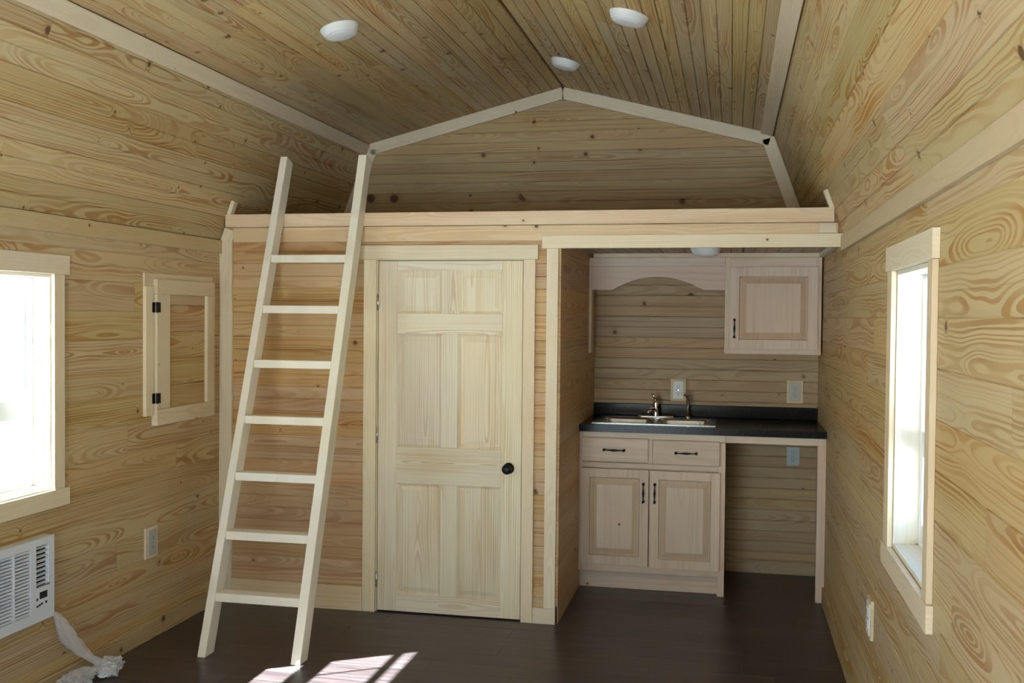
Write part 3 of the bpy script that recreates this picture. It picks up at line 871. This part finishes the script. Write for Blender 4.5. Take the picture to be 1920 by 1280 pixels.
# ------------------------------------------------------------------ kitchen base cabinet
cb = thing('base_cabinet', 'pale maple base cabinet with two drawers and two doors below the sink', 'cabinet', (2.5, FY+0.3, 0.0))
CX0, CX1 = 2.052, 2.930
ZT = 1.003
ft = 0.019
board('carcass', (CX0+0.004, FY+ft, 0.115), (CX1, YK-0.02, 0.88), M_cab, cb, 'z')
board('side_panel', (CX1, FY+ft, 0.0), (2.968, YK-0.02, ZT), M_cab, cb, 'z')
FFY = (FY, FY+ft)
def ff(n, x0, x1, z0, z1, gr): board(n, (x0, FFY[0], z0), (x1, FFY[1], z1), M_cab, cb, gr)
ff('face_stile', CX0, 2.082, 0.118, ZT, 'z')
ff('face_stile', 2.927, 2.970, 0.0, 0.955, 'z')
ff('face_rail', 2.082, 2.970, 0.957, ZT, 'x')
ff('face_rail', 2.082, 2.927, 0.775, 0.808, 'x')
ff('face_rail', 2.082, 2.927, 0.118, 0.163, 'x')
ff('face_stile', 2.490, 2.530, 0.808, 0.957, 'z')
board('toe_kick', (CX0, FY+0.060, 0.0), (CX1-0.002, FY+0.078, 0.117), M_cab, cb, 'x')
def pull(parent, c, ax, L_=0.125):
    """spindle pull: two round feet and a swelling bar"""
    c = V(c); ax = V(ax)
    bm = bmesh.new()
    for s in (-1, 1):
        bm_lathe(bm, [(0, 0), (0.0085, 0), (0.0085, 0.003), (0.005, 0.005), (0.005, 0.016), (0.0085, 0.020), (0.0085, 0.026), (0.005, 0.029), (0, 0.030)], 14, frame(c+ax*s*L_/2, (1, 0, 0), (0, 0, 1)))
    pts = []; rad = []
    for i in range(13):
        t = i/12*2-1
        pts.append(c + ax*t*L_/2 + V((0, -0.024-0.004*(1-t*t), 0))); rad.append(0.0032+0.0038*math.exp(-(t/0.35)**2))
    bm_tube(bm, pts, rad, 10)
    o = from_bm('handle', bm, M_iron, parent, Matrix(), smooth=True); o['label'] = 'black spindle pull'
    return o
def slab_drawer(x0, x1, z0, z1, hc):
    bm = bmesh.new(); h = ((x1-x0)/2, (z1-z0)/2, 0.009)
    bm_box(bm, [-q for q in h], h, 0.005)
    o = from_bm('drawer', bm, M_cab, cb, frame(((x0+x1)/2, FY-0.0095, (z0+z1)/2), (1, 0, 0), (0, 0, 1)))
    pull(o, (hc, FY-0.0185, (z0+z1)/2), V((1, 0, 0))); return o
slab_drawer(2.074, 2.498, 0.815, 0.968, 2.283)
slab_drawer(2.521, 2.938, 0.810, 0.964, 2.730)
def cab_door(parent, x0, x1, z0, z1, fw, handle_x, hz, yf):
    """stile-and-rail door: joined frame, raised panel as sub-part"""
    bm = bmesh.new()
    t = 0.019
    c = V(((x0+x1)/2, yf-t, (z0+z1)/2)); m = frame(c, (0, 0, 1), (1, 0, 0))
    hz_, hx_ = (z1-z0)/2, (x1-x0)/2
    for (p, q, u, v) in ((-hz_, hz_, -hx_, -hx_+fw), (-hz_, hz_, hx_-fw, hx_), (-hz_, -hz_+fw, -hx_+fw, hx_-fw), (hz_-fw, hz_, -hx_+fw, hx_-fw)):
        bm_box(bm, (p, u, 0), (q, v, t), 0.0012)
    d = from_bm('door', bm, M_cab, parent, m)
    raised_panel('raised_panel', x0+fw, x1-fw, z0+fw, z1-fw, yf-t+0.0005, 0.011, 0.006, 0.040, M_cab, d, back=0.016, rise=0.001, bevel_mat=M_cabe)
    pull(d, (handle_x, yf-t, hz), V((0, 0, 1)), 0.110)
    return d
cab_door(cb, 2.074, 2.501, 0.166, 0.772, 0.056, 2.470, 0.630, FY-0.0005)
cab_door(cb, 2.508, 2.940, 0.160, 0.770, 0.056, 2.540, 0.630, FY-0.0005)
# open bay support on the right
sup = thing('counter_support', 'pale wooden apron and leg carrying the counter over the open appliance space', 'counter frame', (3.54, FY, 0.0))
board('leg', (3.516, FY, 0.0), (3.5655, FY+0.038, 0.957), M_cab, sup, 'z')
board('apron', (2.971, FY, 0.957), (3.5655, FY+ft, ZT), M_cab, sup, 'x')

# counter
ct = thing('countertop', 'black speckled laminate countertop with a low backsplash', 'countertop', (2.8, 1.1, ZT+0.001))
SX0, SX1, SY0, SY1 = 2.125, 2.905, 0.885, 1.405            # cutout for the sink
bm = bmesh.new()
for (p, q, u, v) in rects_minus(PX+0.001, W-0.0005, FY-0.032, YK-0.001, [(SX0+0.012, SX1-0.012, SY0+0.012, SY1-0.012)]):
    bm_box(bm, (p, u, ZT+0.001), (q, v, ZT+0.044), 0)
bmesh.ops.remove_doubles(bm, verts=bm.verts, dist=0.0001)
from_bm('worktop', bm, M_counter, ct, Matrix())
board('backsplash', (PX+0.001, YK-0.022, ZT+0.0445), (W-0.0005, YK-0.001, 1.130), M_counter, ct, 'x', 0.003)
CT = ZT+0.044

# sink
sk = thing('sink', 'stainless steel double-bowl sink set in the black counter', 'sink', (2.515, 1.14, CT))
def rrect(x0, x1, y0, y1, r, z, n=5):
    P = []
    for cx, cy, a0 in ((x1-r, y1-r, 0), (x0+r, y1-r, 90), (x0+r, y0+r, 180), (x1-r, y0+r, 270)):
        for i in range(n+1):
            a = math.radians(a0 + 90*i/n); P.append(V((cx+r*math.cos(a), cy+r*math.sin(a), z)))
    return P
def ring_faces(bm, A, B):
    n_ = len(A)
    for i in range(n_): bm.faces.new((A[i], A[(i+1) % n_], B[(i+1) % n_], B[i]))
bowls = [(SX0+0.035, 2.495, SY0+0.035, SY1-0.115), (2.535, SX1-0.035, SY0+0.035, SY1-0.115)]
# rim deck: rectangles around the two bowls, then rounded bowls
bm = bmesh.new()
for (p, q, u, v) in rects_minus(SX0, SX1, SY0, SY1, [(b[0], b[1], b[2], b[3]) for b in bowls]):
    bm_box(bm, (p, u, CT+0.0005), (q, v, CT+0.0035), 0)
bmesh.ops.remove_doubles(bm, verts=bm.verts, dist=0.0001)
from_bm('rim', bm, M_sinks, sk, Matrix())
for b in bowls:
    bm = bmesh.new()
    e = 0.0
    lv = [rrect(b[0]-0.004, b[1]+0.004, b[2]-0.004, b[3]+0.004, 0.045, CT+0.0041), rrect(b[0]+0.004, b[1]-0.004, b[2]+0.004, b[3]-0.004, 0.045, CT+0.0032),
          rrect(b[0]+0.010, b[1]-0.010, b[2]+0.010, b[3]-0.010, 0.045, CT-0.01), rrect(b[0]+0.022, b[1]-0.022, b[2]+0.022, b[3]-0.022, 0.05, CT-0.13),
          rrect(b[0]+0.055, b[1]-0.055, b[2]+0.055, b[3]-0.055, 0.05, CT-0.155), rrect(b[0]+0.13, b[1]-0.13, b[2]+0.10, b[3]-0.10, 0.03, CT-0.158)]
    vs = [[bm.verts.new(p) for p in L_] for L_ in lv]
    for A, B in zip(vs, vs[1:]): ring_faces(bm, A, B)
    bm.faces.new(vs[-1])
    o = from_bm('bowl', bm, M_bowl, sk, Matrix(), smooth=True)
    lathe('drain', [(0, 0.001), (0.028, 0.001), (0.040, 0.004), (0.043, 0.001)], M_chrome, o, frame(((b[0]+b[1])/2, (b[2]+b[3])/2, CT-0.158), (1, 0, 0), (0, 1, 0)), 24)

# faucet
fc = thing('faucet', 'chrome faucet with low spout and lever at the back of the sink', 'faucet', (2.49, 1.35, CT+0.0035))
FZ = CT+0.0035
bm = bmesh.new()
pts = rrect(2.375, 2.625, 1.322, 1.378, 0.027, FZ, 8); pt2 = rrect(2.380, 2.620, 1.327, 1.373, 0.023, FZ+0.012, 8)
A = [bm.verts.new(p) for p in pts]; B = [bm.verts.new(p) for p in pt2]; ring_faces(bm, A, B); bm.faces.new(B); bm.faces.new(A)
from_bm('base_plate', bm, M_chrome, fc, Matrix(), smooth=True)
lathe('body', [(0.026, 0), (0.024, 0.02), (0.021, 0.06), (0.023, 0.085), (0.019, 0.100), (0, 0.106)], M_chrome, fc, frame((2.500, 1.350, FZ+0.012), (1, 0, 0), (0, 1, 0)), 24)
tube('spout', [(2.498, 1.335, FZ+0.045), (2.490, 1.290, FZ+0.060), (2.478, 1.235, FZ+0.068), (2.468, 1.190, FZ+0.064), (2.462, 1.165, FZ+0.045)], [0.013, 0.012, 0.0115, 0.011, 0.010], M_chrome, fc, 14, Matrix())
tube('lever', [(2.502, 1.350, FZ+0.112), (2.490, 1.345, FZ+0.140), (2.474, 1.335, FZ+0.160)], [0.012, 0.009, 0.006], M_chrome, fc, 12, Matrix())
sprayer = thing('side_sprayer', 'slim chrome side sprayer standing right of the faucet', 'sprayer', (2.715, 1.355, FZ))
lathe('base', [(0.021, 0), (0.021, 0.004), (0.013, 0.014), (0.011, 0.018)], M_chrome, sprayer, frame((2.715, 1.355, FZ), (1, 0, 0), (0, 1, 0)), 20)
tube('wand', [(2.715, 1.355, FZ+0.015), (2.716, 1.355, FZ+0.07), (2.717, 1.355, FZ+0.125), (2.712, 1.350, FZ+0.148), (2.695, 1.335, FZ+0.160), (2.672, 1.318, FZ+0.166)], [0.009, 0.0095, 0.0115, 0.012, 0.010, 0.006], M_chrome, sprayer, 14, Matrix())
tube('trigger', [(2.725, 1.350, FZ+0.150), (2.738, 1.350, FZ+0.128)], [0.004, 0.003], M_chrome, sprayer, 8, Matrix())

# ------------------------------------------------------------------ wall cabinet and valance
UY = 1.17
uc = thing('wall_cabinet', 'pale maple wall cabinet with one raised-panel door above the counter', 'cabinet', (3.25, 1.33, 1.495))
board('carcass', (2.952, UY+ft, 1.497), (3.553, YK-0.001, 2.118), M_cab, uc, 'z')
def uf(n, x0, x1, z0, z1, gr, par=uc): board(n, (x0, UY, z0), (x1, UY+ft-0.0005, z1), M_cab, par, gr)
uf('face_stile', 2.950, 2.985, 1.495, 2.12, 'z'); uf('face_stile', 3.520, 3.555, 1.495, 2.12, 'z')
uf('face_rail', 2.985, 3.520, 1.495, 1.535, 'x'); uf('face_rail', 2.985, 3.520, 2.055, 2.12, 'x')
cab_door(uc, 2.978, 3.532, 1.527, 2.058, 0.062, 3.012, 1.660, UY-0.0005)
va = thing('valance', 'pale arched wooden valance spanning left of the wall cabinet over the sink', 'valance', (2.5, UY, 1.9))
arc = [(2.080, 1.908), (2.218, 1.908)]
for i in range(1, 16):
    t = i/16; x = 2.218+(2.812-2.218)*t
    arc.append((x, 1.908 + 0.086*(1-(2*t-1)**2)))
arc += [(2.812, 1.908), (2.9495, 1.908), (2.9495, 2.062), (2.080, 2.062)]
cxa, cza = 2.515, 1.98
prism('arched_board', [(p[0]-cxa, -(p[1]-cza)) for p in arc], 0.018, frame((cxa, UY+0.0005, cza), (1, 0, 0), (0, 0, -1)), M_cab, va)
board('top_rail', (2.050, UY-0.004, 2.0625), (2.9495, UY+ft, 2.12), M_cab, va, 'x')
board('side_strip', (2.0485, UY-0.001, 1.487), (2.0795, UY+0.10, 2.062), M_cab, va, 'z')
cr = board('crown_strip', (2.090, UY-0.014, 2.1205), (3.5355, UY+ft, 2.1485), M_trim, None, 'x')
tag(cr, 'thin pale strip along the top of the nook cabinets, under the nook ceiling', 'moulding')

# ------------------------------------------------------------------ daylight portals in the wall openings, seen and unseen
def portal(x, y, z, N, sx, sy):
    l = bpy.data.lights.new('window_portal', 'AREA'); l.shape = 'RECTANGLE'; l.size = sx; l.size_y = sy
    l.cycles.is_portal = True
    o = bpy.data.objects.new('window_portal', l); S.collection.objects.link(o)
    o.location = (x, y, z); o.rotation_euler = V(N).to_track_quat('-Z', 'Y').to_euler()
for (a, b, c, d) in LW: portal(-0.15, (a+b)/2, (c+d)/2, (1, 0, 0), b-a, d-c)
for (a, b, c, d) in RW: portal(W+0.15, (a+b)/2, (c+d)/2, (-1, 0, 0), b-a, d-c)
portal((RD[0]+RD[1])/2, YR-0.14, RD[3]/2, (0, 1, 0), RD[1]-RD[0], RD[3])
